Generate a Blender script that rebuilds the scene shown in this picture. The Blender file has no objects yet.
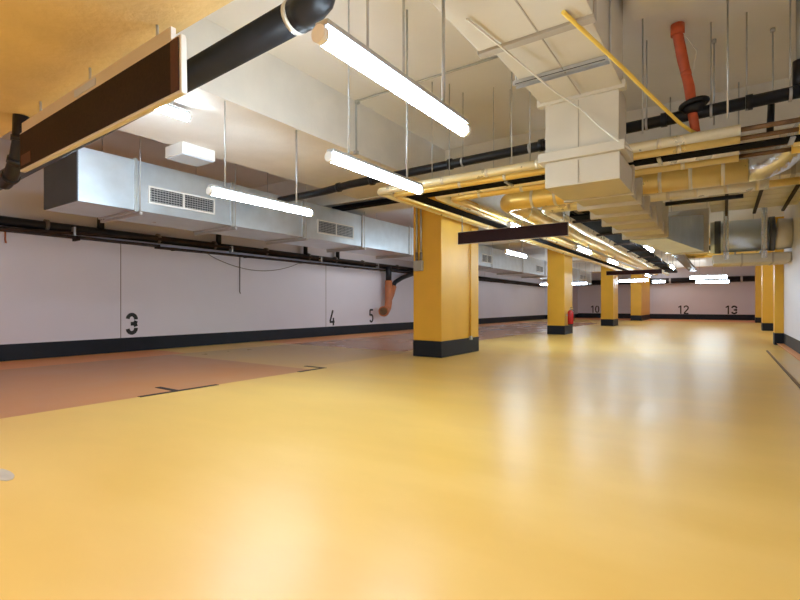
import bpy, math, random
from mathutils import Vector
random.seed(7)
C = bpy.context.scene.collection
PI = math.pi

# ------------------------------------------------------------------ materials
def mat(name, col, rough=0.5, metal=0.0, var=0.06, scale=3.0, bump=0.0, bscale=30.0, spec=0.5, rvar=0.0, coat=0.0, stretch=(1, 1, 1), col2=None):
    m = bpy.data.materials.new(name); m.use_nodes = True
    nt = m.node_tree; n = nt.nodes; b = n['Principled BSDF']
    tc = n.new('ShaderNodeNewGeometry')
    mp = n.new('ShaderNodeMapping'); mp.inputs['Scale'].default_value = stretch
    nt.links.new(tc.outputs['Position'], mp.inputs['Vector'])
    no = n.new('ShaderNodeTexNoise'); no.inputs['Scale'].default_value = scale; no.inputs['Detail'].default_value = 5
    nt.links.new(mp.outputs['Vector'], no.inputs['Vector'])
    cr = n.new('ShaderNodeValToRGB')
    c2 = col2 or [min(1, c * (1 + var)) for c in col]
    c1 = [c * (1 - var) for c in col]
    cr.color_ramp.elements[0].color = (*c1, 1); cr.color_ramp.elements[0].position = 0.15; cr.color_ramp.interpolation = 'EASE'
    cr.color_ramp.elements[1].color = (*c2, 1); cr.color_ramp.elements[1].position = 0.85
    nt.links.new(no.outputs['Fac'], cr.inputs['Fac']); nt.links.new(cr.outputs['Color'], b.inputs['Base Color'])
    b.inputs['Roughness'].default_value = rough; b.inputs['Metallic'].default_value = metal
    b.inputs['Specular IOR Level'].default_value = spec
    if coat: b.inputs['Coat Weight'].default_value = coat; b.inputs['Coat Roughness'].default_value = 0.15
    if rvar:
        mr = n.new('ShaderNodeMapRange'); mr.inputs['To Min'].default_value = max(0.03, rough - rvar); mr.inputs['To Max'].default_value = rough + rvar
        mr.inputs['From Min'].default_value = 0.1; mr.inputs['From Max'].default_value = 0.9
        nt.links.new(no.outputs['Fac'], mr.inputs['Value']); nt.links.new(mr.outputs['Result'], b.inputs['Roughness'])
    if bump:
        n2 = n.new('ShaderNodeTexNoise'); n2.inputs['Scale'].default_value = bscale; n2.inputs['Detail'].default_value = 3
        nt.links.new(mp.outputs['Vector'], n2.inputs['Vector'])
        bp = n.new('ShaderNodeBump'); bp.inputs['Strength'].default_value = bump; bp.inputs['Distance'].default_value = 0.02
        nt.links.new(n2.outputs['Fac'], bp.inputs['Height']); nt.links.new(bp.outputs['Normal'], b.inputs['Normal'])
    return m

def emis(name, col, s):
    m = bpy.data.materials.new(name); m.use_nodes = True
    b = m.node_tree.nodes['Principled BSDF']
    b.inputs['Base Color'].default_value = (0.9, 0.9, 0.9, 1)
    b.inputs['Emission Color'].default_value = (*col, 1); b.inputs['Emission Strength'].default_value = s
    return m

M = {}
M['floor'] = mat('yellow_epoxy', (0.78, 0.475, 0.10), 0.33, var=0.06, scale=1.1, bump=0.03, bscale=6.0, rvar=0.08, spec=0.5, stretch=(.6, 1.5, 1), col2=(0.84, 0.55, 0.16))
M['floor_dim'] = mat('shaded_yellow_epoxy', (0.66, 0.40, 0.10), 0.3, var=0.06, scale=1.2, bump=0.02, bscale=7, rvar=0.06)  # yellow floor with shade put into the colour, also reused on the kerb
M['bay'] = mat('orange_epoxy', (0.56, 0.24, 0.085), 0.34, var=0.05, scale=1.4, bump=0.02, bscale=7, rvar=0.07)
M['bay_far'] = mat('brown_orange_epoxy', (0.52, 0.24, 0.12), 0.26, var=0.03, scale=.6, bump=0.02, bscale=7, rvar=0.07)
M['strip_y'] = mat('yellow_edge_strip', (0.90, 0.58, 0.17), 0.4, var=0.05, scale=2)  # lightened for the light the left wall's kerb catches
M['strip_o'] = mat('orange_edge_strip', (0.84, 0.34, 0.11), 0.4, var=0.05, scale=2)  # brightened where the left kerb catches light, plain orange elsewhere
M['wall'] = mat('white_wall_paint', (0.76, 0.74, 0.82), 0.6, var=0.025, scale=0.8, bump=0.04, bscale=14)
M['ceil'] = mat('cream_ceiling_paint', (0.82, 0.80, 0.775), 0.75, var=0.04, scale=0.9, bump=0.06, bscale=10)
M['soffit'] = mat('pale_beam_paint', (0.83, 0.81, 0.775), 0.75, var=0.05, scale=2.5, bump=0.12, bscale=24)
M['near_soffit'] = mat('floor_glow_beam_paint', (0.70, 0.535, 0.26), 0.7, var=0.08, scale=3, bump=0.25, bscale=22)  # gold bounced up from the yellow floor, put into the beam colour
M['band'] = mat('dark_slate_band', (0.012, 0.016, 0.024), 0.5, var=0.15, scale=4, spec=0.25)
M['col'] = mat('yellow_column_paint', (0.79, 0.445, 0.045), 0.42, var=0.05, scale=2, bump=0.05, bscale=16)
M['black'] = mat('black_pipe', (0.014, 0.014, 0.017), 0.35, var=0.25, scale=6, spec=0.3)
M['darkbrown'] = mat('dark_brown_tray', (0.04, 0.026, 0.02), 0.7, var=0.3, scale=6, spec=0.15)
M['gap'] = mat('matt_black_tray_gap', (0.007, 0.007, 0.008), 0.8, var=0.3, scale=6, spec=0.05)
M['galv'] = mat('galvanised_steel', (0.66, 0.74, 0.82), 0.33, 0.72, var=0.08, scale=4, bump=0.03, bscale=8, rvar=0.08)
M['galvdark'] = mat('dull_duct_end', (0.10, 0.11, 0.13), 0.5, 0.4, var=0.1, scale=3)
M['steel'] = mat('zinc_steel', (0.55, 0.56, 0.57), 0.4, 0.7, var=0.1, scale=9)
M['white'] = mat('white_enamel', (0.85, 0.85, 0.84), 0.4, var=0.02)
M['board'] = mat('beige_duct_board', (0.60, 0.545, 0.44), 0.6, var=0.06, scale=2.5, bump=0.05, bscale=20)
M['boardseam'] = mat('board_seam', (0.40, 0.35, 0.28), 0.7, var=0.05)
M['foil'] = mat('foil_lagging', (0.93, 0.66, 0.19), 0.32, 0.5, var=0.05, scale=6, bump=0.12, bscale=12, rvar=0.1)  # gold of the reflected floor put into the foil's base colour
M['foilw'] = mat('lit_foil_lagging', (0.92, 0.83, 0.56), 0.3, 0.5, var=0.04, scale=6, bump=0.12, bscale=12, rvar=0.08)  # same foil, paler, with the light on the pipe tops put in
M['foilband'] = mat('lagging_tape', (0.84, 0.76, 0.58), 0.3, 0.3, var=0.05, scale=8)
M['silver'] = mat('silver_foil_hose', (0.75, 0.78, 0.82), 0.22, 0.9, var=0.1, scale=10, bump=0.5, bscale=22)
M['bare'] = mat('bare_rusty_pipe', (0.17, 0.09, 0.04), 0.6, 0.3, var=0.4, scale=12)
M['copper'] = mat('terracotta_pipe', (0.50, 0.16, 0.06), 0.42, var=0.12, scale=6)
M['hose'] = mat('orange_red_hose', (0.62, 0.11, 0.035), 0.42, var=0.15, scale=10)
M['cable_y'] = mat('yellow_cable', (0.85, 0.60, 0.10), 0.4, var=0.05)
M['cable_w'] = mat('white_cable', (0.80, 0.78, 0.73), 0.5, var=0.05)
M['cable_g'] = mat('grey_cable', (0.20, 0.17, 0.15), 0.6, var=0.1)
M['display'] = mat('dark_led_matrix', (0.018, 0.009, 0.006), 0.5, var=0.5, scale=60, spec=0.15)
M['maroon'] = mat('maroon_led_matrix', (0.030, 0.008, 0.011), 0.45, var=0.6, scale=70, spec=0.2)
M['displaylit'] = mat('dull_red_led_matrix', (0.055, 0.007, 0.005), 0.4, var=0.4, scale=60)
M['frame'] = mat('pale_sign_frame', (0.74, 0.70, 0.63), 0.38, 0.25, var=0.04, scale=4)
M['red'] = mat('red_enamel', (0.55, 0.018, 0.02), 0.25, var=0.06)
M['numeral'] = mat('black_stencil_paint', (0.016, 0.016, 0.02), 0.6, var=0.1)
M['mark'] = mat('black_floor_paint', (0.015, 0.016, 0.025), 0.5, var=0.2, spec=0.2)
M['grillehole'] = mat('grille_shadow', (0.05, 0.055, 0.065), 0.6, var=0.1)
M['greybox'] = mat('grey_plastic', (0.36, 0.36, 0.34), 0.5, var=0.05)
M['patch'] = mat('grey_scuffed_patch', (0.55, 0.48, 0.40), 0.4, var=0.15, scale=9)
M['blue'] = mat('blue_grey_luminaire_glint', (0.62, 0.70, 0.85), 0.4, var=0.02)
M['tube'] = emis('lit_tube', (0.69, 0.855, 1.0), 72.0)
M['tube_far'] = emis('lit_far_tube', (0.72, 0.87, 1.0), 26.0)

# ------------------------------------------------------------------ mesh builder
class MB:
    def __init__(s): s.v = []; s.f = []; s.sm = []; s.mi = []
    def add(s, vs, fs, smooth=False, mi=0):
        o = len(s.v); s.v += [tuple(v) for v in vs]
        for f in fs:
            s.f.append([i + o for i in f]); s.sm.append(smooth); s.mi.append(mi)
        return s
    def hexa(s, p, mi=0):   # 8 points: bottom ring 0-3 (ccw from above), top ring 4-7
        return s.add(p, [(3, 2, 1, 0), (4, 5, 6, 7), (0, 1, 5, 4), (1, 2, 6, 5), (2, 3, 7, 6), (3, 0, 4, 7)], mi=mi)
    def box(s, x0, x1, y0, y1, z0, z1, mi=0):
        return s.hexa([(x0, y0, z0), (x1, y0, z0), (x1, y1, z0), (x0, y1, z0), (x0, y0, z1), (x1, y0, z1), (x1, y1, z1), (x0, y1, z1)], mi)
    def bar(s, a, b, w, h, mi=0):   # rectangular bar between two points
        a = Vector(a); b = Vector(b); d = (b - a).normalized()
        up = Vector((0, 0, 1)) if abs(d.z) < 0.95 else Vector((0, 1, 0))
        r = d.cross(up).normalized(); u = r.cross(d).normalized()
        p = [q + r * (i * w / 2) + u * (j * h / 2) for q in (a, b) for i, j in ((-1, -1), (1, -1), (1, 1), (-1, 1))]
        return s.add(p, [(0, 1, 2, 3), (7, 6, 5, 4), (0, 4, 5, 1), (1, 5, 6, 2), (2, 6, 7, 3), (3, 7, 4, 0)], mi=mi)
    def tube(s, pts, r, n=14, cap=True, mi=0, hollow=False):
        pts = [Vector(p) for p in pts]; rs = r if isinstance(r, (list, tuple)) else [r] * len(pts)
        vs = []; fs = []; pu = None
        for i, p in enumerate(pts):
            if i == 0: d = pts[1] - p
            elif i == len(pts) - 1: d = p - pts[i - 1]
            else:
                d = (p - pts[i - 1]).normalized() + (pts[i + 1] - p).normalized()
            d.normalize()
            if pu is None:
                pu = Vector((0, 0, 1)) if abs(d.z) < 0.9 else Vector((1, 0, 0))
            u = (pu - d * pu.dot(d)).normalized(); w = d.cross(u); pu = u
            for k in range(n):
                a = 2 * PI * k / n; vs.append(p + (u * math.cos(a) + w * math.sin(a)) * rs[i])
        for i in range(len(pts) - 1):
            for k in range(n):
                k2 = (k + 1) % n
                fs.append((i * n + k, i * n + k2, (i + 1) * n + k2, (i + 1) * n + k))
        s.add(vs, fs, True, mi)
        if cap:
            o = len(s.v) - len(vs)
            s.f.append([o + k for k in reversed(range(n))]); s.sm.append(False); s.mi.append(mi)
            s.f.append([o + (len(pts) - 1) * n + k for k in range(n)]); s.sm.append(False); s.mi.append(mi)
        return s
    def build(s, name, m, parent=None, loc=None):
        base = Vector(loc) if loc is not None else (parent_loc(parent) if parent else Vector((0, 0, 0)))
        me = bpy.data.meshes.new(name)
        me.from_pydata([tuple(Vector(v) - base) for v in s.v], [], s.f)
        me.polygons.foreach_set('use_smooth', s.sm); me.polygons.foreach_set('material_index', s.mi)
        for mm in (m if isinstance(m, (list, tuple)) else [m]): me.materials.append(mm)
        me.update()
        o = bpy.data.objects.new(name, me); C.objects.link(o)
        if parent: o.parent = parent
        elif loc is not None: o.location = loc
        return o

def parent_loc(o):
    l = Vector((0, 0, 0))
    while o: l = l + Vector(o.location); o = o.parent
    return l
def bevel(o, w=0.008, seg=2):
    b = o.modifiers.new('bevel', 'BEVEL'); b.width = w; b.segments = seg; b.limit_method = 'ANGLE'; return o
def tag(o, label, cat, group=None):
    o['label'] = label; o['category'] = cat
    if group: o['group'] = group
    return o
def thing(name, label, cat, loc, group=None):
    o = bpy.data.objects.new(name, None); C.objects.link(o); o.location = loc; o.empty_display_size = 0.1
    return tag(o, label, cat, group)
def struct(name, mb, m):
    o = mb.build(name, m); o['kind'] = 'structure'; return o
def dup(root, loc, label, group=None):
    r = root.copy(); C.objects.link(r); r.location = loc; r['label'] = label
    if group: r['group'] = group
    for ch in list(root.children):
        c = ch.copy(); C.objects.link(c); c.parent = r
        for g in list(ch.children):
            d = g.copy(); C.objects.link(d); d.parent = c
    return r
def arc(c, r, a0, a1, ax, ay, n=8):
    c = Vector(c); ax = Vector(ax); ay = Vector(ay)
    return [c + ax * (r * math.cos(math.radians(a0 + (a1 - a0) * i / n))) + ay * (r * math.sin(math.radians(a0 + (a1 - a0) * i / n))) for i in range(n + 1)]

# ------------------------------------------------------------------ room shell
XL, XR, YB, YF, ZC = -10.55, 1.2, -5.0, 38.6, 3.95
XBAY = -5.25
fl = MB()
def frect(x0, x1, y0, y1, mi): fl.box(x0, x1, y0, y1, -0.12, 0.0, mi)
frect(XBAY, 2.0, YB, 33.6, 0)
frect(-9.2, XBAY, YB, 5.25, 2); frect(XL - .1, -9.2, YB, 5.55, 5)
frect(-9.2, XBAY - .25, 5.25, 8.4, 1); frect(XBAY - .25, XBAY, 5.25, 8.4, 0); frect(XL - .1, -9.2, 5.55, 8.4, 4)
frect(-9.2, -5.7, 8.4, 28.0, 3); frect(-5.7, XBAY, 8.4, 28.0, 0); frect(XL - .1, -9.2, 8.4, 28.0, 5)
frect(XL - .1, XBAY, 28.0, 33.6, 1)
frect(XL - .1, 2.0, 33.6, YF + .1, 5)
struct('floor', fl, [M['floor'], M['floor_dim'], M['bay'], M['bay_far'], M['strip_y'], M['strip_o']])
struct('ceiling', MB().box(XL - .2, 2.2, YB, YF + .2, ZC, ZC + .2), M['ceil'])
struct('wall_left', MB().box(XL - .2, XL, YB, YF + .2, 0, ZC), M['wall'])
struct('wall_far', MB().box(XL, 2.2, YF, YF + .2, 0, ZC), M['wall'])
struct('wall_alcove', MB().box(XL, -9.55, 33.6, YF, 0, ZC), M['wall'])
struct('wall_right', MB().box(XR, XR + .4, YB, 15.0, 0, ZC), M['wall'])
struct('wall_right_recess', MB().box(1.85, 2.05, 15.0, YF, 0, ZC), M['wall'])
struct('wall_rear', MB().box(XL, 2.2, YB - .2, YB, 0, ZC), M['wall'])
bh = 0.30
struct('baseboard_left', MB().box(XL, XL + .006, YB, 33.6, 0, bh), M['band'])
struct('baseboard_far', MB().box(-9.55, 1.85, YF - .006, YF, 0, .36), M['band'])
struct('baseboard_alcove', MB().box(XL, -9.55, 33.594, 33.6, 0, bh).box(-9.55, -9.544, 33.594, YF, 0, bh), M['band'])
struct('baseboard_right', MB().box(XR - .006, XR, YB, 15.0, 0, bh), M['band'])
# longitudinal beam over the column row, cross beams, lowered edge strip
struct('trim_1', MB().box(-4.84, -4.4, 1.45, YF, 3.2, ZC).box(-6.35, -4.84, 1.45, 7.7, 3.225, ZC), M['soffit'])
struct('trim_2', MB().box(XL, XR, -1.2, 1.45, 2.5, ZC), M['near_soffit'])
for i, y in enumerate((7.7, 16.1, 24.2, 33.2)):
    struct('trim_%d' % (3 + i), MB().box(XL, -4.84, y, y + 1.3, 3.21, ZC).box(-4.4, 1.9 if y > 15 else XR, y + .2, y + 1.3, 3.3, ZC), M['soffit'])
struct('trim_8', MB().box(-.72, XR, 4.2, 5.0, 3.72, ZC), M['soffit'])
struct('trim_9', MB().box(XL, XL + .004, 4.875, 4.89, .3, 2.3).box(XL, XL + .004, 11.12, 11.135, .3, 2.3), M['cable_g'])
# kerb along the right wall
struct('trim_10', MB().box(.76, XR, 5, 12.9, 0, .035), M['floor_dim'])
struct('trim_12', MB().box(.735, .76, 5, 12.9, 0, .02), M['bare'])
struct('trim_11', MB().box(1.06, XR - .006, 5, 14.9, .035, .05), M['strip_o'])

# ------------------------------------------------------------------ columns
def column(x0, x1, y0, y1, label, group, band=bh):
    t = thing('column', label, 'column', ((x0 + x1) / 2, (y0 + y1) / 2, 0), group)
    bevel(MB().box(x0, x1, y0, y1, band, 3.2).build('shaft', M['col'], t), .012)
    bevel(MB().box(x0 - .006, x1 + .006, y0 - .006, y1 + .006, 0, band).build('base_band', M['band'], t), .01)
    return t
g = 'yellow columns of the central row'
column(-5.04, -4.41, 7.78, 9.42, 'large yellow column nearest the camera with a grey electrical box', g, .31)
column(-5.02, -4.44, 16.2, 17.2, 'yellow column with the red fire extinguisher beside it', g)
column(-4.90, -4.35, 24.1, 25.3, 'third yellow column of the central row, between wall numbers 10 and 11', g, .32)
column(-4.98, -4.36, 33.3, 37.4, 'farthest yellow column of the central row, close to the back wall', g, .34)
g = 'yellow pilasters along the right wall'
column(1.02, 1.5, 15.02, 15.4, 'narrow yellow pilaster at the end of the white right wall', g)
column(1.2, 1.84, 23.1, 23.8, 'yellow pilaster behind the narrow one on the right side', g)
column(1.42, 1.84, 33.2, 34.0, 'farthest yellow pilaster on the right, beside the back wall', g)

# electrical box on first column and conduit on its side
t = thing('electrical_box', 'grey electrical box with two conduits on the front of the nearest yellow column', 'electrical box', (-4.89, 7.78, 1.68))
bevel(MB().box(-4.99, -4.80, 7.70, 7.78, 1.66, 1.86).build('box', M['greybox'], t), .012)
for x in (-4.94, -4.84):
    MB().tube([(x, 7.745, 1.86), (x, 7.745, 3.0)], .018, 10).build('conduit', M['steel'], t)
    MB().tube([(x, 7.745, 1.86), (x, 7.745, 2.02)], .026, 10).build('gland', M['cable_g'], t)
    MB().tube([(x, 7.745, 2.9), (x, 7.745, 3.0)], .024, 10).build('coupling', M['black'], t)
t = thing('column_conduit', 'thin vertical conduit on the right face of the nearest yellow column', 'conduit', (-4.39, 8.98, .27))
MB().tube([(-4.388, 8.98, .3), (-4.388, 8.98, 3.0)], .016, 8).build('conduit', M['col'], t)
bevel(MB().box(-4.404, -4.36, 8.93, 9.03, .27, .35).build('end_box', M['greybox'], t), .006)

# ------------------------------------------------------------------ fire extinguisher
t = thing('fire_extinguisher', 'red fire extinguisher beside the second yellow column', 'fire extinguisher', (-4.285, 16.35, .33))
x, y, z = -4.285, 16.35, .33
MB().tube([(x, y, z + .03), (x, y, z + .05), (x, y, z + .42), (x, y, z + .47), (x, y, z + .50)], [.085, .095, .095, .07, .03], 20).build('cylinder', M['red'], t)
MB().tube([(x, y, z), (x, y, z + .035)], [.09, .09], 20).build('foot_ring', M['black'], t)
MB().tube([(x, y, z + .50), (x, y, z + .55)], .025, 12).build('valve', M['steel'], t)
MB().bar((x - .02, y, z + .57), (x + .1, y, z + .60), .03, .015).bar((x - .02, y, z + .55), (x + .1, y, z + .55), .03, .012).build('handle', M['black'], t)
MB().tube([(x + .02, y, z + .53), (x + .1, y + .02, z + .5), (x + .115, y + .02, z + .3), (x + .108, y + .02, z + .12)], .012, 8).build('hose', M['black'], t)
MB().box(x - .125, x - .075, y - .03, y + .03, z + .3, z + .36).build('wall_bracket', M['steel'], t)

# ------------------------------------------------------------------ wall numerals
def ribbon(mb, pts, w, plane):
    n = len(pts)
    L = []; R = []
    for i in range(n):
        p = Vector((pts[i][0], pts[i][1]))
        d = Vector(pts[min(i + 1, n - 1)]) - Vector(pts[max(i - 1, 0)])
        d.normalize(); nn = Vector((-d.y, d.x)); k = 1.0
        if 0 < i < n - 1:
            d1 = (Vector(pts[i]) - Vector(pts[i - 1])).normalized()
            k = 1 / max(0.5, abs(nn.dot(Vector((-d1.y, d1.x)))))
        L.append(p + nn * (w / 2 * k)); R.append(p - nn * (w / 2 * k))
    for i in range(n - 1):
        q = [R[i], R[i + 1], L[i + 1], L[i]]
        mb.hexa([plane(a.x, a.y, 0) for a in q] + [plane(a.x, a.y, .004) for a in q])
def A(cx, cy, rx, ry, a0, a1, n=12):
    return [(cx + rx * math.cos(math.radians(a0 + (a1 - a0) * i / n)), cy + ry * math.sin(math.radians(a0 + (a1 - a0) * i / n))) for i in range(n + 1)]
DIG = {
    '0': [A(.25, .5, .2, .45, 97, 263), A(.25, .5, .2, .45, 277, 443)],
    '1': [[(.06, .78), (.3, .95)], [(.3, 1.0), (.3, 0)]],
    '2': [A(.25, .72, .2, .23, 170, -30), [(.43, .60), (.06, .1)], [(.02, .05), (.48, .05)]],
    '3': [A(.25, .70, .20, .22, 172, -2), A(.25, .30, .20, .22, -172, 2), [(.2, .5), (.42, .5)], [(.455, .63), (.42, .55), (.40, .5), (.42, .45), (.455, .37)]],
    '4': [[(.33, 1.0), (.04, .27)], [(.0, .24), (.5, .24)], [(.38, .5), (.38, 0)]],
    '5': [[(.46, .95), (.07, .95)], [(.08, .97), (.05, .52)], A(.24, .31, .2, .26, 125, -150)],
}
NAMES = {'3': 'three', '4': 'four', '5': 'five', '10': 'ten', '11': 'eleven', '12': 'twelve', '13': 'thirteen'}
def number(txt, u0, z0, h, side, label, w=.62):
    if side == 'left': plane = lambda u, v, d: (XL + .001 + d, u, v); loc = (XL, u0, z0)
    else: plane = lambda u, v, d: (u, YF - .001 - d, v); loc = (u0, YF, z0)
    t = thing('wall_number', label, 'number', loc, 'black bay numbers on the walls')
    for i, ch in enumerate(txt):
        groups = [DIG[ch][:1], DIG[ch][1:2], DIG[ch][2:]] if ch == '3' else [DIG[ch][:1], DIG[ch][1:]] if ch == '0' else [DIG[ch]]
        root = None
        for gr in groups:
            mb = MB()
            for s in gr:
                ribbon(mb, [(u0 + (px + i * .58) * h * w / .5 * .8, z0 + py * h) for px, py in s], h * (.17 if ch == '3' else .14), plane)
            if root is None: root = mb.build('digit', M['numeral'], t)
            else: mb.build('stencil_stroke', M['numeral'], root)
number('3', 5.0, .36, .47, 'left', 'black stencilled numeral 3 on the left wall, nearest the camera', .58)
number('4', 11.30, .33, .50, 'left', 'black numeral 4 on the left wall', .58)
number('5', 13.38, .37, .48, 'left', 'black numeral 5 on the left wall beside the terracotta drain', .58)
number('10', -8.60, .40, .55, 'far', 'black number 10 on the back wall', .66)
number('11', -5.82, .40, .55, 'far', 'black number 11 on the back wall, half hidden by a column', .66)
number('12', -2.75, .38, .58, 'far', 'black number 12 on the back wall', .66)
number('13', .0, .38, .58, 'far', 'black number 13 on the back wall, rightmost', .66)

# ------------------------------------------------------------------ floor marks
tag(MB().box(XBAY - .035, XBAY + .035, 2.62, 3.58, 0, .003).box(-5.68, XBAY - .035, 3.02, 3.09, 0, .003).build('floor_marking', M['mark'], loc=(XBAY, 3.05, 0)),
    'black T shaped bay mark painted on the floor edge, nearer one', 'floor marking', 'black bay marks on the floor')
tag(MB().box(XBAY - .035, XBAY + .035, 4.95, 5.52, 0, .003).box(-5.66, XBAY - .035, 5.45, 5.52, 0, .003).build('floor_marking', M['mark'], loc=(XBAY, 5.5, 0)),
    'black corner shaped bay mark on the floor at the tip of the orange bay', 'floor marking', 'black bay marks on the floor')
mb = MB(); n = 20
ring = [(-3.52 + .16 * math.cos(2 * PI * k / n) * (1 + .12 * math.sin(3 * k)), .955 + .05 * math.sin(2 * PI * k / n)) for k in range(n)]
mb.add([(x, y, .003) for x, y in ring] + [(x, y, 0) for x, y in ring], [tuple(range(n))] + [(k, n + k, n + (k + 1) % n, (k + 1) % n) for k in range(n)])
tag(mb.build('floor_patch', M['patch'], loc=(-3.52, .955, 0)), 'small pale grey repair patch on the yellow floor at left', 'floor patch')

# ------------------------------------------------------------------ fluorescent lamps
def lamp(label, x, y0, y1, z, rods=(), ztop=ZC, group='suspended fluorescent lamps'):
    L = y1 - y0; t = thing('fluorescent_lamp', label, 'lamp', (x, (y0 + y1) / 2, z), group)
    MB().tube([(x, y0 + .03, z - .01), (x, y1 - .03, z - .01)], .037, 16).build('tube', M['tube'], t)
    bevel(MB().box(x - .038, x + .038, y0 + .02, y1 - .02, z + .03, z + .06).build('housing', M['steel'], t), .006)
    for a, b in ((y0, y0 + .032), (y1 - .032, y1)):
        MB().tube([(x, a, z - .008), (x, b, z - .008)], .04, 16).build('end_cap', M['white'], t)
    for ry in rods:
        MB().tube([(x, ry, z + .06), (x, ry, ztop)], .007 if ry != rods[-1] else .011, 8).build('hanger_rod', M['steel'], t)
    return t
lamp('brightest nearest lamp hanging at upper centre, in front of the beige duct', -1.47, 1.5, 2.93, 2.2, (1.85, 2.17, 2.62), 3.06)
lamp('lamp hanging left of the insulated pipes, second along from the nearest lamp', -2.62, 2.79, 4.19, 2.2, (3.04, 3.93))
lamp('lamp hanging on long rods in front of the silver duct at left', -4.44, 2.92, 4.42, 2.2, (3.12, 4.15), 3.2)
lamp('lamp hanging just right of the nearest yellow column', -4.42, 10.95, 12.4, 2.31, (11.2, 12.1), 3.2)
lamp('lamp tucked below the pipe tray beyond the nearest sign', -2.68, 10.7, 12.0, 2.26, (10.9, 11.8), 2.45)
lamp('lamp below the pipe tray in front of the third yellow column', -2.70, 14.1, 15.5, 2.26, (14.3, 15.2), 2.45)
lamp('lamp below the pipe tray above the farthest sign', -2.70, 21.6, 23.0, 2.26, (21.9, 22.7), 2.45)
lamp('lamp among the black trays just past the flanged beige duct', -1.45, 11.35, 12.85, 2.32, (11.6, 12.6))
lamp('small distant lamp at the end of the black cable tray', -1.45, 17.2, 18.6, 2.26, (17.4, 18.4))
lamp('lamp hidden partly above the nearest sign', -3.05, 7.72, 8.5, 2.38, (7.9, 8.3), 2.6)
lamp('starry lamp mostly hidden behind the large display sign', -5.0, 1.62, 3.06, 3.12, (1.9, 2.8), 3.225)
def xlamp(label, x0, x1, y, z, rods=None):
    t = thing('fluorescent_lamp', label, 'lamp', ((x0 + x1) / 2, y, z), 'suspended fluorescent lamps')
    MB().tube([(x0 + .03, y, z), (x1 - .03, y, z)], .06, 14).build('tube', M['tube_far'], t)
    MB().box(x0, x1, y - .05, y + .05, z + .08, z + .12).build('housing', M['steel'], t)
    for xx in rods or (x0 + .2, x1 - .2): MB().tube([(xx, y, z + .12), (xx, y, ZC)], .008, 6).build('hanger_rod', M['steel'], t)
xlamp('distant lamp left of the second yellow column', -8.95, -7.75, 27.5, 2.2, (-8.9, -8.2))
xlamp('distant lamp right of the second yellow column', -7.2, -6.3, 27.5, 2.2, (-6.9, -6.4))
xlamp('distant lamp between the third and farthest yellow columns', -4.75, -3.3, 27.8, 2.3)
xlamp('upper of two distant lamps in front of number 12', -1.35, .1, 25.4, 2.25)
xlamp('lower of two distant lamps in front of number 12', -1.3, .2, 29.4, 2.2)
xlamp('small distant lamp right of the third yellow column', -3.5, -2.8, 31, 2.35)

# ------------------------------------------------------------------ LED signs
def sign(label, x0, x1, y, z0, z1, frame, rods, detail=False, tilt=0):
    t = thing('display_sign', label, 'sign', ((x0 + x1) / 2, y, z0), 'dark overhead display signs')
    d = .035
    f = MB().box(x0, x1, y, y + d, z0, z1)
    bevel(f.build('casing', M['frame'], t), .006)
    e = frame
    MB().box(x0 + e, x1 - e, y - .004, y + .002, z0 + e, z1 - e).build('display_panel', M['display' if detail else 'maroon'], t)
    if detail:
        MB().box(x1 - e - .07, x1 - e, y - .006, y - .003, z0 + e, z1 - e).build('red_strip', M['displaylit'], t)
        MB().box(x0 + e + .03, x0 + e + .22, y - .006, y - .003, z0 + e + .02, z0 + e + .10).build('red_symbol', M['displaylit'], t)
        MB().box(x0 + .02, x1 - .1, y + .008, y + .034, z1, z1 + .075).build('mounting_rail', M['frame'], t)
        MB().box(x1 - 1.25, x1 - .95, y + .004, y + .009, z1 + .015, z1 + .06).build('rail_glint', M['blue'], t)  # blue patch painting a light reflection onto the rail
    for rx in rods:
        MB().tube([(rx, y + d / 2, z1), (rx, y + d / 2, rods_top)], .008, 8).build('hanger_rod', M['steel'], t)
    t.rotation_euler.y = -tilt
rods_top = 2.5
sign('large dark display sign with pale frame at upper left, nearest the camera', -4.46, -2.25, 1.33, 2.045, 2.345, .016, (-4.1, -3.3, -2.5), True, .022)
rods_top = 2.6
sign('dark maroon display sign hanging beside the nearest yellow column', -3.98, -2.03, 7.62, 2.09, 2.315, .008, (-3.9, -2.1))
sign('far dark display sign hanging in front of the third column', -3.87, -1.93, 20.0, 2.17, 2.34, .004, (-4.3, -2.4))

# ------------------------------------------------------------------ silver duct on left
dx0, dx1, dz0, dz1 = -8.1, -7.0, 2.37, 3.09
t = thing('ventilation_duct', 'long silver rectangular ventilation duct hanging along the left wall', 'duct', ((dx0 + dx1) / 2, 2.71, dz0))
cuts = [2.71, 3.44, 5.05, 6.72, 8.6, 10.6, 13.0, 16.0, 19.2, 22.2, 25.5, 28.5, 31.5]
for a, b in zip(cuts, cuts[1:]):
    MB().box(dx0, dx1, a, b, dz0, dz1).build('duct_section', M['galv'], t)
for y in cuts[1:]:
    fm = MB()
    e = .022
    fm.box(dx0 - e, dx1 + e, y - .02, y + .02, dz0 - e, dz0).box(dx0 - e, dx1 + e, y - .02, y + .02, dz1, dz1 + e)
    fm.box(dx0 - e, dx0, y - .02, y + .02, dz0, dz1).box(dx1, dx1 + e, y - .02, y + .02, dz0, dz1)
    fm.build('flange', M['steel'], t)
    for x in (dx0 - .035, dx1 + .035):
        MB().tube([(x, y + .05, dz0 - .05), (x, y + .05, 3.2 if (7.7 < y < 9.0 or 16.1 < y < 17.4) else (ZC if x > -8 else ZC))], .007, 6).build('hanger_rod', M['steel'], t)
    MB().bar((dx0 - .06, y + .05, dz0 - .045), (dx1 + .06, y + .05, dz0 - .045), .04, .04).build('support_rail', M['steel'], t)
MB().box(dx0, dx1, 2.695, 2.712, dz0, dz1).build('end_plate', M['galvdark'], t)
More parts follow.
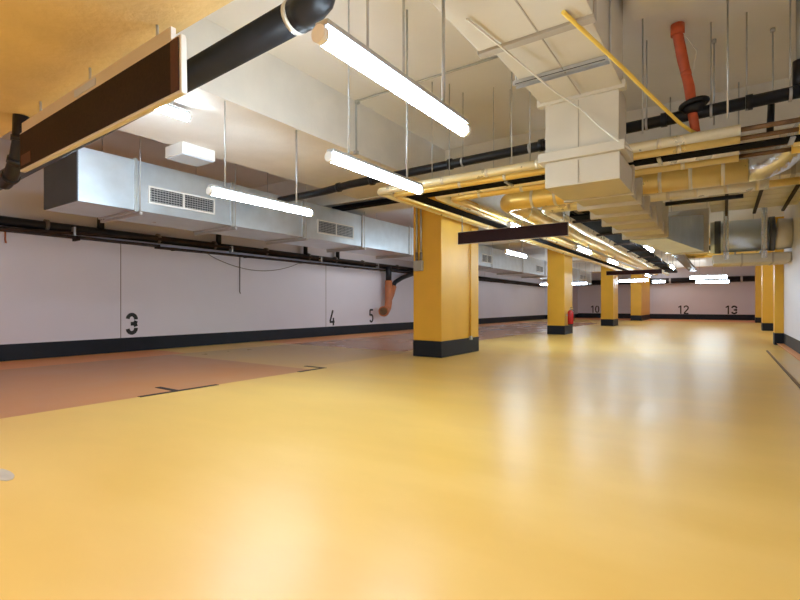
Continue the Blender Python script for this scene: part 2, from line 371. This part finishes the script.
def grille(y0, y1, z0, z1, label):
    t = thing('vent_grille', label, 'vent grille', (dx1, (y0 + y1) / 2, z0), 'grilles on the silver duct')
    x = dx1
    f = MB(); w = .025; ym = (y0 + y1) / 2
    f.box(x, x + .022, y0, y1, z0, z0 + w).box(x, x + .022, y0, y1, z1 - w, z1)
    for yy in (y0, ym - w / 2, y1 - w): f.box(x, x + .022, yy, yy + w, z0 + w, z1 - w)
    f.build('frame', M['white'], t)
    MB().box(x, x + .004, y0 + w, y1 - w, z0 + w, z1 - w).build('dark_back', M['grillehole'], t)
    s = MB(); nz = max(4, int((z1 - z0 - 2 * w) / .034))
    for i in range(nz):
        zz = z0 + w + (i + .5) * (z1 - z0 - 2 * w) / nz
        s.hexa([(x + .006, y0 + w, zz - .006), (x + .018, y0 + w, zz - .012), (x + .018, y1 - w, zz - .012), (x + .006, y1 - w, zz - .006),
                (x + .006, y0 + w, zz + .004), (x + .018, y0 + w, zz - .002), (x + .018, y1 - w, zz - .002), (x + .006, y1 - w, zz + .004)])
    for i in range(24):
        yy = y0 + w + (i + .5) * (y1 - y0 - 2 * w) / 24
        s.box(x + .005, x + .012, yy - .002, yy + .002, z0 + w, z1 - w)
    s.build('louvres', M['steel'], t)
grille(3.62, 4.72, 2.50, 2.76, 'white louvred grille on the near part of the silver duct')
grille(7.12, 8.28, 2.50, 2.79, 'white louvred grille on the silver duct just left of the nearest column')
grille(15.2, 16.05, 2.50, 2.80, 'white louvred grille on the silver duct seen right of the nearest column')
grille(21.0, 21.9, 2.50, 2.80, 'white louvred grille on the silver duct next to the second column')
grille(28.7, 30.2, 2.50, 2.80, 'white louvred grille at the far end of the silver duct')

# white box luminaire above duct
t = thing('ceiling_luminaire', 'white box luminaire switched off below the ceiling above the silver duct', 'luminaire', (-6.25, 3.85, 3.05))
bevel(MB().box(-6.5, -6.06, 3.60, 4.10, 3.07, 3.225).build('housing', M['white'], t), .01)
MB().box(-6.48, -6.08, 3.62, 4.08, 3.058, 3.072).build('diffuser', M['blue'], t)

# ------------------------------------------------------------------ pipes along left wall
t = thing('wall_drain_pipe', 'long black drain pipe running high along the left wall', 'pipe', (-10.38, 2, 2.42))
MB().tube([(-10.40, -4.5, 2.50), (-10.40, 33.4, 2.36)], .085, 14).build('pipe', M['black'], t)
for y in (3.5, 5.6, 7.0, 8.6, 10.2, 11.4, 12.8, 14.9):
    MB().tube([(-10.40, y - .03, 2.487 - (y - 3.4) * .0037), (-10.40, y + .03, 2.487 - (y - 3.4) * .0037)], .105, 14).build('coupling', M['cable_g'], t)
for y in (4.43, 7.13, 10.09, 11.52, 18.3, 20.5):
    MB().tube([(-10.40, y, 2.5), (-10.40, y, 2.95)], .065, 12).build('riser', M['black'], t)
t = thing('cable_channel', 'brown cable channel under the black drain pipe on the left wall', 'cable tray', (-10.42, 2, 2.3))
MB().box(-10.549, -10.30, -4.5, 5.6, 2.30, 2.335).box(-10.549, -10.30, 5.6, 33.4, 2.265, 2.30).build('tray', M['darkbrown'], t)
for y in range(2, 33, 2):
    MB().box(-10.549, -10.29, y - .02, y + .02, 2.25, 2.265 if y > 5.6 else 2.30).build('bracket', M['darkbrown'], t)
t = thing('wall_conduit', 'brown conduit crossing in front of the black drain pipe on the left wall', 'conduit', (-10.27, 2, 2.3))
MB().tube([(-10.27, -4.5, 2.27), (-10.27, 2.6, 2.31), (-10.27, 5.6, 2.455), (-10.27, 15, 2.42), (-10.27, 33.4, 2.36)], .032, 10).build('conduit', M['darkbrown'], t)
for y in (3.9, 7.4, 10.6, 13.5): MB().box(-10.33, -10.22, y - .02, y + .02, 2.33, 2.49).build('clamp', M['steel'], t)

tag(MB().tube([(-10.53, 7.85, 2.27), (-10.53, 7.85, 1.35), (-10.53, 7.87, 1.30)], .012, 8).build('drop_cable', M['cable_g'], loc=(-10.53, 7.85, 1.3)),
    'short grey cable hanging down the left wall between numbers 3 and 4', 'cable')
tag(MB().tube([(-10.53, 2.93, 2.3), (-10.53, 2.93, 2.16), (-10.53, 2.94, 2.1)], .014, 8).build('drop_cable', M['copper'], loc=(-10.53, 2.93, 2.1)),
    'short brown cable end below the wall pipe at far left', 'cable')
pts = []
for i in range(25):
    u = i / 24; y = 6.9 + u * 3.5; pts.append((-10.52, y, 2.27 - .33 * math.sin(PI * min(1, u * 1.15)) ** .8 * (1 if u < .87 else max(0, (1 - u) / .13)) - .0))
tag(MB().tube(pts, .009, 6).build('loose_cable', M['cable_g'], loc=(-10.52, 8.5, 1.95)), 'thin loose cable looping below the pipes on the left wall', 'cable')

t = thing('tray_or_gap_strip', 'black cable tray hung beside the left wall beyond the nearest column', 'cable tray', (-9.6, 18, 2.32))
MB().box(-9.75, -9.45, 14.6, 21.5, 2.31, 2.34).build('tray', M['gap'], t)
for yy in (16.6, 17.9, 20.2): MB().bar((-9.6, yy, 2.31), (-9.9, yy + .3, 2.02), .07, .07).build('brace', M['black'], t)
for yy in (15.2, 18.9, 21.2): MB().tube([(-9.6, yy, 2.33), (-9.6, yy, 3.21 if yy < 17.4 else ZC)], .008, 6).build('hanger_rod', M['steel'], t)

# terracotta drain branch
t = thing('drain_branch', 'terracotta drain elbow branching down from the black wall pipe beside number 5', 'pipe', (-10.2, 14.0, .7))
x = -10.22
MB().tube([(x, 14.1, 2.42), (x, 14.1, 1.88)], .11, 14).build('black_socket', M['black'], t)
MB().tube([(x, 14.1, 1.9), (x, 14.1, 1.3), (x, 14.09, 1.08), (x + .01, 14.03, .90), (x + .04, 13.90, .79), (x + .09, 13.74, .76), (x + .14, 13.62, .77)], .135, 18).build('elbow', M['copper'], t)
MB().tube([(x + .10, 13.70, .765), (x + .17, 13.55, .775)], .185, 18).build('socket_rim', M['copper'], t)
MB().tube([(x + .165, 13.56, .774), (x + .175, 13.54, .776)], .14, 18).build('dark_mouth', M['bare'], t)
MB().tube([(x, 14.1, 1.15), (x, 14.28, 1.4), (x, 14.42, 1.7)], .115, 14).build('branch', M['copper'], t)
MB().tube([(x, 14.36, 1.66), (x, 14.5, 1.85), (x, 15.0, 2.05), (x, 15.9, 2.28)], .085, 14).build('black_branch', M['black'], t)

# ------------------------------------------------------------------ big near black pipe
t = thing('black_drain_pipe', 'thick black pipe sloping behind the large display sign at upper left', 'pipe', (-4, 1.9, 2.4))
MB().tube([(-7.4, 1.9, 2.44), (-1.98, 1.9, 2.665)], .088, 20).build('pipe', M['black'], t)
MB().tube([(-2.06, 1.9, 2.66), (-2.03, 1.9, 2.661)], .094, 20).build('clamp', M['frame'], t)
MB().tube([(-2.02, 1.9, 2.661), (-1.95, 1.9, 2.665), (-1.86, 1.9, 2.71), (-1.82, 1.9, 2.8), (-1.82, 1.9, ZC - .002)], .095, 20).build('elbow', M['black'], t)
t = thing('black_hanging_pipe', 'black corrugated pipe end hanging left of the large display sign', 'pipe', (-4.62, 1.4, 2.1))
MB().tube([(-4.98, 1.38, 2.02), (-4.82, 1.38, 2.06), (-4.70, 1.38, 2.16), (-4.62, 1.38, 2.30), (-4.60, 1.38, 2.5)], .055, 12).build('pipe', M['black'], t)
for p, q in (((-4.72, 1.38, 2.14), (-4.69, 1.38, 2.18)), ((-4.62, 1.38, 2.3), (-4.615, 1.38, 2.34)), ((-4.86, 1.38, 2.05), (-4.82, 1.38, 2.06))):
    MB().tube([p, q], .064, 12).build('rib', M['black'], t)

# ------------------------------------------------------------------ black cross pipe
t = thing('cross_drain_pipe', 'black drain pipe crossing below the ceiling behind the beige duct', 'pipe', (-3, 5.9, 3.0))
MB().tube([(-6.75, 5.9, 2.925), (-5.6, 5.9, 2.94), (-5.05, 5.9, 2.975), (-4.06, 5.9, 2.98), (-1.2, 5.9, 3.01), (1.19, 5.9, 3.06)], .062, 16).build('pipe', M['black'], t)
for xx in (-5.3, -4.6, -3.2, -1.9, -.55, .2):
    MB().tube([(xx - .03, 5.9, 2.965 + (xx + 5) * .014), (xx + .03, 5.9, 2.965 + (xx + 5) * .014)], .076, 16).build('coupling', M['black'], t)
for xx in (-3.0, -2.05, -.72, -.12, .18, .52):
    MB().tube([(xx, 5.9, 3.05), (xx, 5.9, ZC)], .007, 6).build('hanger_rod', M['steel'], t)
    MB().tube([(xx - .012, 5.9, 2.99 + (xx + 3) * .013), (xx + .012, 5.9, 2.99 + (xx + 3) * .013)], .07, 14).build('clamp', M['steel'], t)
t = thing('pipe_saddle', 'wide black collar on the cross pipe at the foot of the red hose', 'pipe fitting', (-.27, 5.85, 3.05))
ring_pts = [(-.27 + 0.115 * math.cos(a * PI / 10), 5.86 + .115 * math.sin(a * PI / 10), 3.12 + .02 * math.cos(a * PI / 10)) for a in range(21)]
MB().tube(ring_pts, .028, 10, cap=False).build('ring', M['black'], t)
MB().tube([(-.27, 5.86, 3.02), (-.27, 5.86, 3.13)], [.085, .11], 18).build('funnel', M['black'], t)
t = thing('red_hose', 'orange red flexible hose hanging from the ceiling to the black pipe', 'hose', (-.3, 5.85, 3.1))
hp = [(-.40, 5.70, 3.948), (-.41, 5.74, 3.85), (-.37, 5.8, 3.6), (-.34, 5.84, 3.45), (-.31, 5.86, 3.3), (-.28, 5.86, 3.0), (-.24, 5.87, 2.72)]
MB().tube(hp, [.044, .05, .052, .046, .05, .046, .04], 14).build('hose', M['hose'], t)
MB().tube([(-.41, 5.73, 3.94), (-.41, 5.73, 3.83)], .065, 14).build('top_collar', M['hose'], t)
MB().tube([(-.345, 5.835, 3.48), (-.335, 5.84, 3.43)], .05, 14).build('joint', M['hose'], t)
MB().tube([(-.37, 5.72, 3.86), (-.24, 5.75, 3.62), (-.28, 5.82, 3.42)], .006, 6).build('tie_cord', M['cable_w'], t)
t = thing('dark_side_pipe', 'short black standpipe by the ceiling at far right', 'pipe', (.62, 5.9, 3.1))
MB().tube([(.60, 5.95, 3.08), (.60, 5.95, 3.36)], .06, 14).build('pipe', M['black'], t)
MB().tube([(.60, 5.95, 3.36), (.60, 5.95, ZC)], .035, 12).build('neck', M['greybox'], t)
MB().tube([(.37, 5.98, 2.72), (.38, 5.98, 3.0)], .03, 10).build('tail', M['black'], t)

# second dark strip, under the cross beam
t = thing('tray_or_gap_strip', 'dark strip under the cross beam left of the nearest column', 'cable tray', (-6.3, 7.85, 3.13))
MB().box(-7.2, -5.3, 7.78, 7.98, 3.10, 3.14).box(-7.2, -5.3, 7.78, 7.80, 3.14, 3.18).box(-7.2, -5.3, 7.96, 7.98, 3.14, 3.18).build('tray', M['gap'], t)
for xx in (-7.0, -5.6): MB().tube([(xx, 7.88, 3.13), (xx, 7.88, 3.2)], .01, 6).build('hanger_rod', M['steel'], t)

# ------------------------------------------------------------------ ceiling conduit
t = thing('ceiling_conduit', 'thin grey conduit crossing the ceiling and stepping down the beam face', 'conduit', (-3.4, 5.2, 3.4))
MB().tube([(-1.9, 5.25, 3.935), (-4.34, 5.25, 3.935), (-4.382, 5.25, 3.90), (-4.382, 5.25, 3.24), (-4.382, 5.25, 3.19), (-4.42, 5.25, 3.185), (-4.72, 5.25, 3.185)], .014, 8).build('conduit', M['steel'], t)
for p in ((-4.36, 5.25, 3.92), (-4.385, 5.25, 3.2)):
    bevel(MB().box(p[0] - .03, p[0] + .03, p[1] - .03, p[1] + .03, p[2] - .025, p[2] + .025).build('elbow_box', M['steel'], t), .006)

# ------------------------------------------------------------------ beige duct: overhead run, riser, flanged run
rx0, rx1 = -1.53, -.82
t = thing('beige_duct', 'beige boarded duct dropping from the ceiling and running away with stepped flanges', 'duct', (-1.2, 5, 2.2))
def bb(name, mb, m=None, bv=.006): return bevel(mb.build(name, m or M['board'], t), bv)
bb('overhead_duct', MB().box(rx0 - .04, rx1 + .02, 3.62, 4.90, 3.08, ZC - .002))
bb('overhead_duct', MB().box(rx0 - .12, rx1 + .05, 1.46, 3.54, 3.06, ZC - .002))
bb('joint_flange', MB().box(rx0 - .13, rx1 + .06, 3.52, 3.60, 3.035, ZC - .002), M['boardseam'])
bb('lip', MB().box(rx0 - .08, rx1 + .05, 4.84, 4.93, 3.05, 3.13))
bb('riser', MB().box(rx0, rx1 - .01, 4.87, 5.27, 2.55, 3.1))
bb('riser_flange', MB().box(rx0 - .06, rx1 + .05, 4.81, 5.32, 2.46, 2.555))
bb('elbow_box', MB().box(rx0, rx1, 4.86, 5.56, 2.2, 2.46))
for xx in (-1.2,):
    MB().box(xx - .004, xx + .004, 4.855, 4.862, 2.22, 2.44).box(xx - .004, xx + .004, 4.866, 4.872, 2.57, 3.04).build('seam', M['boardseam'], t)
MB().box(-1.17, -1.16, 1.5, 4.8, 3.055, 3.062).build('seam', M['boardseam'], t)
ys = [5.62, 6.22, 6.92, 7.66, 8.48, 9.40]
prev = 5.56
tops = [2.515, 2.515, 2.43, 2.43, 2.74, 2.78]
for y, tz in zip(ys, tops):
    bb('duct_section', MB().box(rx0 + .05, rx1 - .05, prev, y, 2.24, 2.41 if y < 8 else 2.44)); prev = y + .07
    bb('flange', MB().box(rx0 - .02, rx1 + .01, y, y + .07, 2.195, tz))
bb('duct_section', MB().box(rx0 + .05, rx1 - .05, prev, 9.9, 2.24, 2.72))
t2 = thing('silver_transition', 'silver sheet metal transition duct behind the beige flanged duct', 'duct', (-.8, 11, 2.2))
MB().hexa([(-1.5, 9.92, 2.22), (-.88, 9.92, 2.22), (-.40, 12.75, 2.22), (-1.1, 12.75, 2.22), (-1.5, 9.92, 2.62), (-.88, 9.92, 2.62), (-.40, 12.75, 3.05), (-1.1, 12.75, 3.05)]).build('transition', M['galv'], t2)
bevel(MB().box(-1.15, -.30, 12.76, 13.02, 2.2, 3.2).build('collar', M['board'], t2), .01)
t3 = thing('right_round_duct', 'large silver round duct with steel hangers crossing to the right wall', 'duct', (.5, 13.35, 2.2))
MB().tube([(-.28, 13.3, 2.58), (-.16, 13.3, 2.58), (.88, 13.3, 2.58)], .36, 28).build('duct', M['galv'], t3)
MB().tube([(-.2, 13.3, 2.58), (-.08, 13.3, 2.58)], .38, 28).build('dark_collar', M['galvdark'], t3)
MB().tube([(.80, 13.3, 2.58), (.9, 13.3, 2.58)], .38, 28).build('dark_collar', M['galvdark'], t3)
MB().tube([(.9, 13.3, 2.58), (1.0, 13.3, 2.56), (1.19, 13.3, 2.56)], [.33, .34, .32], 28).build('end_boot', M['frame'], t3)
for xx in (.02, .70):
    MB().box(xx - .05, xx - .018, 12.84, 12.89, 2.02, 3.4).box(xx + .018, xx + .05, 12.84, 12.89, 2.02, 3.4).build('hanger_channel', M['silver'], t3)
    MB().box(xx - .02, xx + .02, 12.87, 12.90, 2.02, ZC).build('hanger_back', M['galv'], t3)
    MB().box(xx - .05, xx + .05, 12.84, 13.76, 2.18, 2.215).build('cross_bar', M['steel'], t3)
t4 = thing('lower_duct', 'pale flat duct beneath the round duct on the right', 'duct', (.4, 13.5, 1.95))
bevel(MB().box(-.25, 1.19, 13.2, 14.2, 1.95, 2.16).build('duct', M['board'], t4), .03)
MB().box(.3, .34, 13.19, 14.21, 1.94, 2.17).build('seam', M['boardseam'], t4)
MB().box(.85, .89, 13.19, 14.21, 1.94, 2.17).build('seam', M['boardseam'], t4)
MB().box(.18, .22, 13.9, 13.94, 2.16, 2.4).build('bracket', M['steel'], t4)

# transverse board ducts on the right, behind the lagged pipes
t = thing('flat_board_duct', 'flat beige duct crossing on the right below the lagged pipes', 'duct', (.2, 9, 2.85))
bevel(MB().box(-.62, 1.19, 8.4, 9.1, 2.80, 3.02).build('duct', M['board'], t), .01)
for xx in (-.2, .30, .75): MB().box(xx, xx + .05, 8.39, 9.11, 2.79, 3.03).build('joint', M['boardseam'], t)
for xx in (-.4, .9): MB().tube([(xx, 8.36, 2.8), (xx, 8.36, ZC)], .008, 6).build('hanger_rod', M['steel'], t)
t = thing('ladder_tray', 'pale ladder of boards and trays crossing above the round duct on the right', 'cable tray', (.4, 10.6, 2.92))
for i in range(5):
    yy = 9.7 + i * .55
    MB().box(-.25, 1.19, yy, yy + .42, 2.96 + i * .015, 3.0 + i * .015).build('board', M['board'], t)
for xx in (.0, .48, .95): MB().box(xx, xx + .05, 9.6, 12.4, 2.92, 2.955).build('rail', M['darkbrown'], t)
for yy in (9.8, 12.1): MB().tube([(.025, yy, 2.95), (.025, yy, ZC)], .008, 6).build('hanger_rod', M['steel'], t)
for i, (yy, z, r, m, lb) in enumerate(((8.0, 2.62, .05, 'foil', 'thin lagged pipe low behind the thick lagged pipes on the right'), (7.70, 2.44, .03, 'black', 'thin black tube added as the dark gap under the thick lagged pipes on the right'), (15.2, 2.72, .09, 'foil', 'far lagged pipe crossing past the flanged duct'), (16.8, 2.70, .07, 'darkbrown', 'far dark pipe crossing past the flanged duct'), (19.5, 2.74, .1, 'foil', 'most distant lagged pipe crossing near the ceiling'))):  # the thin black one only darkens the gap under the thick pipes
    t = thing('cross_pipe_or_gap', lb, 'pipe', (0, yy, z))
    MB().tube([(-.70 if yy < 10 else -1.3, yy, z), ((.9 if yy > 7.9 else .2) if yy < 10 else 1.0, yy, z)], r, 12).build('pipe', M[m], t)
    for xx in ((-.4, .6) if yy > 7.9 else (-.64, .15)): MB().tube([(xx, yy, z + r * .5), (xx, yy, ZC if not 16.3 < yy < 17.4 else 3.3)], .007, 6).build('hanger_rod', M['steel'], t)
t = thing('valve_fitting', 'small white valve fitting on the pipes right of the flanged duct', 'valve', (-.42, 7.5, 2.66))
MB().tube([(-.5, 7.4, 2.70), (-.26, 7.4, 2.70)], .06, 12).build('body', M['white'], t)
MB().tube([(-.38, 7.4, 2.7), (-.38, 7.4, 2.86)], .02, 10).build('stem', M['steel'], t)
MB().tube([(-.38, 7.4, 2.85), (-.38, 7.4, 2.88)], .055, 14).build('knob', M['black'], t)

# support channel below the overhead beige duct and its rods
t = thing('support_channel', 'grey slotted steel channel under the overhead beige duct', 'bracket', (-1.2, 4.25, 3.0))
MB().box(-1.62, -.80, 4.20, 4.29, 3.066, 3.076).box(-1.62, -.80, 4.20, 4.208, 3.035, 3.066).box(-1.62, -.80, 4.282, 4.29, 3.035, 3.066).build('channel', M['steel'], t)
MB().box(-1.60, -.82, 4.198, 4.2, 3.04, 3.046).build('slot_line', M['black'], t)
for xx in (-1.605, -.79): MB().tube([(xx, 4.245, 3.04), (xx, 4.245, ZC)], .009, 8).build('hanger_rod', M['steel'], t)

# ------------------------------------------------------------------ lagged pipes
def tape(mb_pts, i, r, t):
    p, q = mb_pts
    MB().tube([p, q], r, 16).build('tape_band', M['foilband'], t)
def lagged(label, y, z, r, xe, yend, m, right, gap=True, n=7):
    """pipe from the right, elbow at x=xe, then away along +Y"""
    t = thing('lagged_pipe', label, 'pipe', (xe, y, z), 'foil lagged pipes under the ceiling')
    R = r + .05
    el = arc((xe + R, y + R, z), R, 270, 180, (1, 0, 0), (0, 1, 0), 6)
    xr = .12 if gap else right
    MB().tube([(xr, y, z)] + el + [(xe, yend, z)], r, 16).build('lagging', M[m], t)
    if gap:
        MB().tube([(.12, y, z), (.55, y, z)], r * .45, 12).build('bare_pipe', M['bare'], t)
        MB().tube([(.55, y, z), (right, y, z)], r, 16).build('lagging', M[m], t)
    x = xe + R + .35; i = 0
    while x < xr - .1:
        MB().tube([(x - .02, y, z), (x + .02, y, z)], r * 1.035, 16).build('tape_band', M['foilband'], t)
        x += .62
    yy = y + R + .8
    while yy < min(yend - .3, 16):
        MB().tube([(xe, yy - .025, z), (xe, yy + .025, z)], r * 1.035, 16).build('tape_band', M['foilband'], t)
        yy += 1.15
    for xx in (xe + .9, xe + 2.0):
        if xx < -1.75 or xx > -.7: MB().tube([(xx, y, z + r * .8), (xx, y, ZC)], .006, 6).build('hanger_rod', M['steel'], t)
    return t
lagged('nearest lagged pipe of the upper pair crossing behind the beige duct', 5.38, 2.62, .05, -4.09, 26, 'foilw', 1.19)
lagged('second lagged pipe of the upper pair crossing behind the beige duct', 5.56, 2.59, .046, -3.93, 26, 'foil', 1.19)
lagged('first lagged pipe of the lower pair, beyond the dark gap', 5.98, 2.60, .052, -3.48, 26, 'foilw', 1.19)
lagged('second lagged pipe of the lower pair, beyond the dark gap', 6.17, 2.575, .05, -3.32, 26, 'foil', 1.19)
def thick(label, y, z, r, xe, yend, m, xr, bend):
    t = thing('lagged_pipe', label, 'pipe', (xe, y, z), 'foil lagged pipes under the ceiling')
    R = r + .06
    el = arc((xe + R, y + R, z), R, 270, 180, (1, 0, 0), (0, 1, 0), 6)
    MB().tube([(xr, y, z)] + el + [(xe, yend, z)], r, 18).build('lagging', M[m], t)
    x = xe + R + .25
    while x < xr - .05:
        MB().tube([(x - .02, y, z), (x + .02, y, z)], r * 1.03, 18).build('tape_band', M['foilband'], t); x += .33
    yy = y + R + .6
    while yy < 16:
        MB().tube([(xe, yy - .03, z), (xe, yy + .03, z)], r * 1.03, 18).build('tape_band', M['foilband'], t); yy += 1.2
    if bend:
        MB().tube([(xr, y, z), (xr + .15, y, z + .01), (xr + .3, y - .06, z + .06), (xr + .42, y - .2, z + .16), (xr + .52, y - .45, z + .27), (xr + .56, y - .75, z + .34)], r * .98, 18).build('silver_bend', M['silver'], t)
thick('thick lagged pipe with a shiny silver bend on the right', 6.88, 2.58, .14, -2.78, 26, 'foil', .22, True)
thick('thick lagged pipe behind the one with the silver bend', 7.48, 2.535, .085, -2.36, 27, 'foilw', .45, False)
t = thing('tray_or_gap_strip', 'black cable tray running away between the lagged pipes and the flanged duct', 'cable tray', (-1.85, 8, 2.4))
MB().box(-2.06, -1.72, 7.8, 24, 2.42, 2.44).box(-2.06, -2.045, 7.8, 24, 2.44, 2.5).box(-1.735, -1.72, 7.8, 24, 2.44, 2.5).build('tray', M['gap'], t)
for i in range(9):
    yy = 8.2 + i * 1.8
    MB().box(-2.12, -1.66, yy, yy + .05, 2.38, 2.42).build('bracket', M['darkbrown'], t)
    MB().tube([(-1.67, yy, 2.4), (-1.67, yy, 3.3 if 16.3 < yy < 17.5 or 7.9 < yy < 9.0 else ZC)], .007, 6).build('hanger_rod', M['steel'], t)
for k, (xx, rr) in enumerate(((-1.98, .022), (-1.92, .026), (-1.85, .02), (-1.79, .024))):
    MB().tube([(xx, 7.6, 2.47)] + [(xx + .012 * math.sin(j * 1.7 + k), 8 + j, 2.468 + .008 * math.sin(j * 2.3 + k)) for j in range(16)], rr, 8).build('cable', M['black' if k != 1 else 'cable_g'], t)
t = thing('tray_or_gap_strip', 'narrow black strip added as the dark gap between the lagged pipe pairs', 'cable tray', (-3.7, 5.78, 2.56))
MB().box(-3.8, 1.1, 5.68, 5.88, 2.56, 2.575).box(-3.8, -3.6, 5.88, 25, 2.56, 2.575).build('tray', M['gap'], t)  # black strip put in to darken the gap between the pipe pairs
for xx in (-2.3, -.6, .5): MB().box(xx, xx + .04, 5.66, 5.9, 2.545, 2.56).build('bracket', M['steel'], t)
t = thing('dark_cable_run', 'second black cable tray beyond the flanged duct beside the far lamps', 'cable tray', (-1.2, 14, 2.5))
MB().box(-1.28, -1.0, 13.2, 24, 2.46, 2.48).box(-1.28, -1.265, 13.2, 24, 2.48, 2.54).box(-1.015, -1.0, 13.2, 24, 2.48, 2.54).build('tray', M['black'], t)
for yy in (14, 18, 22): MB().tube([(-1.14, yy, 2.48), (-1.14, yy, ZC)], .007, 6).build('hanger_rod', M['steel'], t)
t = thing('back_wall_shade', 'dark shadow line shaped as a pipe high across the back wall above the numbers', 'pipe', (-4, 38.3, 3.0))
MB().tube([(-9.5, 38.35, 2.72), (1.8, 38.35, 2.72)], .19, 14).build('pipe', M['black'], t)  # stands in for the shadow along the top of the back wall
for xx in (-7, -3.2, .9): MB().tube([(xx - .06, 38.35, 2.72), (xx + .06, 38.35, 2.72)], .21, 14).build('clamp', M['steel'], t)

# ------------------------------------------------------------------ loose cables overhead
yc = [(-.93, 3.36, 3.045), (-.85, 3.72, 3.03), (-.77, 3.98, 2.99), (-.68, 4.22, 2.93), (-.52, 4.72, 2.83), (-.36, 5.2, 2.735), (-.28, 5.42, 2.71), (-.22, 5.56, 2.70), (-.12, 5.8, 2.69), (.0, 6.1, 2.68)]
tag(MB().tube(yc, .016, 10).build('yellow_cable', M['cable_y'], loc=(-.3, 5.4, 2.7)), 'yellow cable slung diagonally from the ceiling to the lagged pipes', 'cable')
wc = [(-1.52, 3.05, 3.045), (-1.46, 3.5, 3.04), (-1.30, 4.4, 2.975), (-1.16, 4.83, 2.92), (-1.0, 4.80, 2.72), (-.85, 4.79, 2.56), (-.72, 4.9, 2.45)]
tag(MB().tube(wc, .008, 8).build('white_cable', M['cable_w'], loc=(-1.2, 4.5, 2.9)), 'thin white cable hanging across the beige duct', 'cable')
g = 'thin steel rods hanging from the ceiling at right'
for (x, y, z, lb) in ((-.68, 5.28, 2.72, 'thin steel rod hanging just right of the beige riser'), (.02, 5.3, 2.72, 'long steel rod hanging right of the red hose'), (-.1, 6.3, 3.0, 'steel rod behind the red hose'), (.42, 6.4, 3.0, 'steel rod hanging at the far right under the ceiling')):
    t = thing('threaded_rod', lb, 'rod', (x, y, z), g)
    MB().tube([(x, y, z), (x, y, ZC)], .008, 8).build('rod', M['steel'], t)
    MB().tube([(x, y, ZC - .04), (x, y, ZC)], .022, 8).build('anchor', M['steel'], t)

# ------------------------------------------------------------------ light and camera
def area(x, y, z, sx, sy, e, col=(.95, .97, 1.0)):
    l = bpy.data.lights.new('unseen_fill_light', 'AREA'); l.shape = 'RECTANGLE'; l.size = sx; l.size_y = sy; l.energy = e; l.color = col
    o = bpy.data.objects.new('unseen_fill_light', l); C.objects.link(o); o.location = (x, y, z); return o
# lamps assumed behind the camera, plus unseen fill panels added to brighten the room
for x, y in ((-1.5, -2.6), (-4.5, -2.6), (-8, -2.6)): area(x, y, 3.6, .3, 1.5, 45)
area(-2.2, 34, 3.7, 2.5, 2.5, 30)  # broad unseen panel added to brighten the far end
area(-3.0, -.4, 2.45, 3.5, .3, 22)
area(-.2, .3, 2.45, 1.5, .3, 12)
for x, y in ((-7.2, 22.5), (-7.5, 31), (-.4, 20.5), (-4, 36.5), (-8, 12.5)): area(x, y, 3.7, 2.2, 2.2, 38)  # fill panels added to brighten the farther bays, no fixtures there
w = bpy.data.worlds.new('World'); w.use_nodes = True; bpy.context.scene.world = w
w.node_tree.nodes['Background'].inputs['Color'].default_value = (.8, .85, 1, 1)
w.node_tree.nodes['Background'].inputs['Strength'].default_value = .3

cam = bpy.data.cameras.new('camera'); co = bpy.data.objects.new('camera', cam); C.objects.link(co)
f = 472.0; yaw = math.atan(325 / f)
cam.sensor_width = 36; cam.lens = f / 800 * 36; cam.shift_y = 5 / 800; cam.clip_start = .05
co.location = (0, 0, 1.0); co.rotation_euler = (PI / 2, 0, yaw)
sc = bpy.context.scene; sc.camera = co
sc.view_settings.view_transform = 'Standard'; sc.view_settings.look = 'None'; sc.view_settings.exposure = 0.2
sc.cycles.max_bounces = 10; sc.cycles.diffuse_bounces = 6; sc.cycles.use_denoising = True
sc.cycles.sample_clamp_indirect = 6.0; sc.cycles.caustics_reflective = False; sc.cycles.caustics_refractive = False
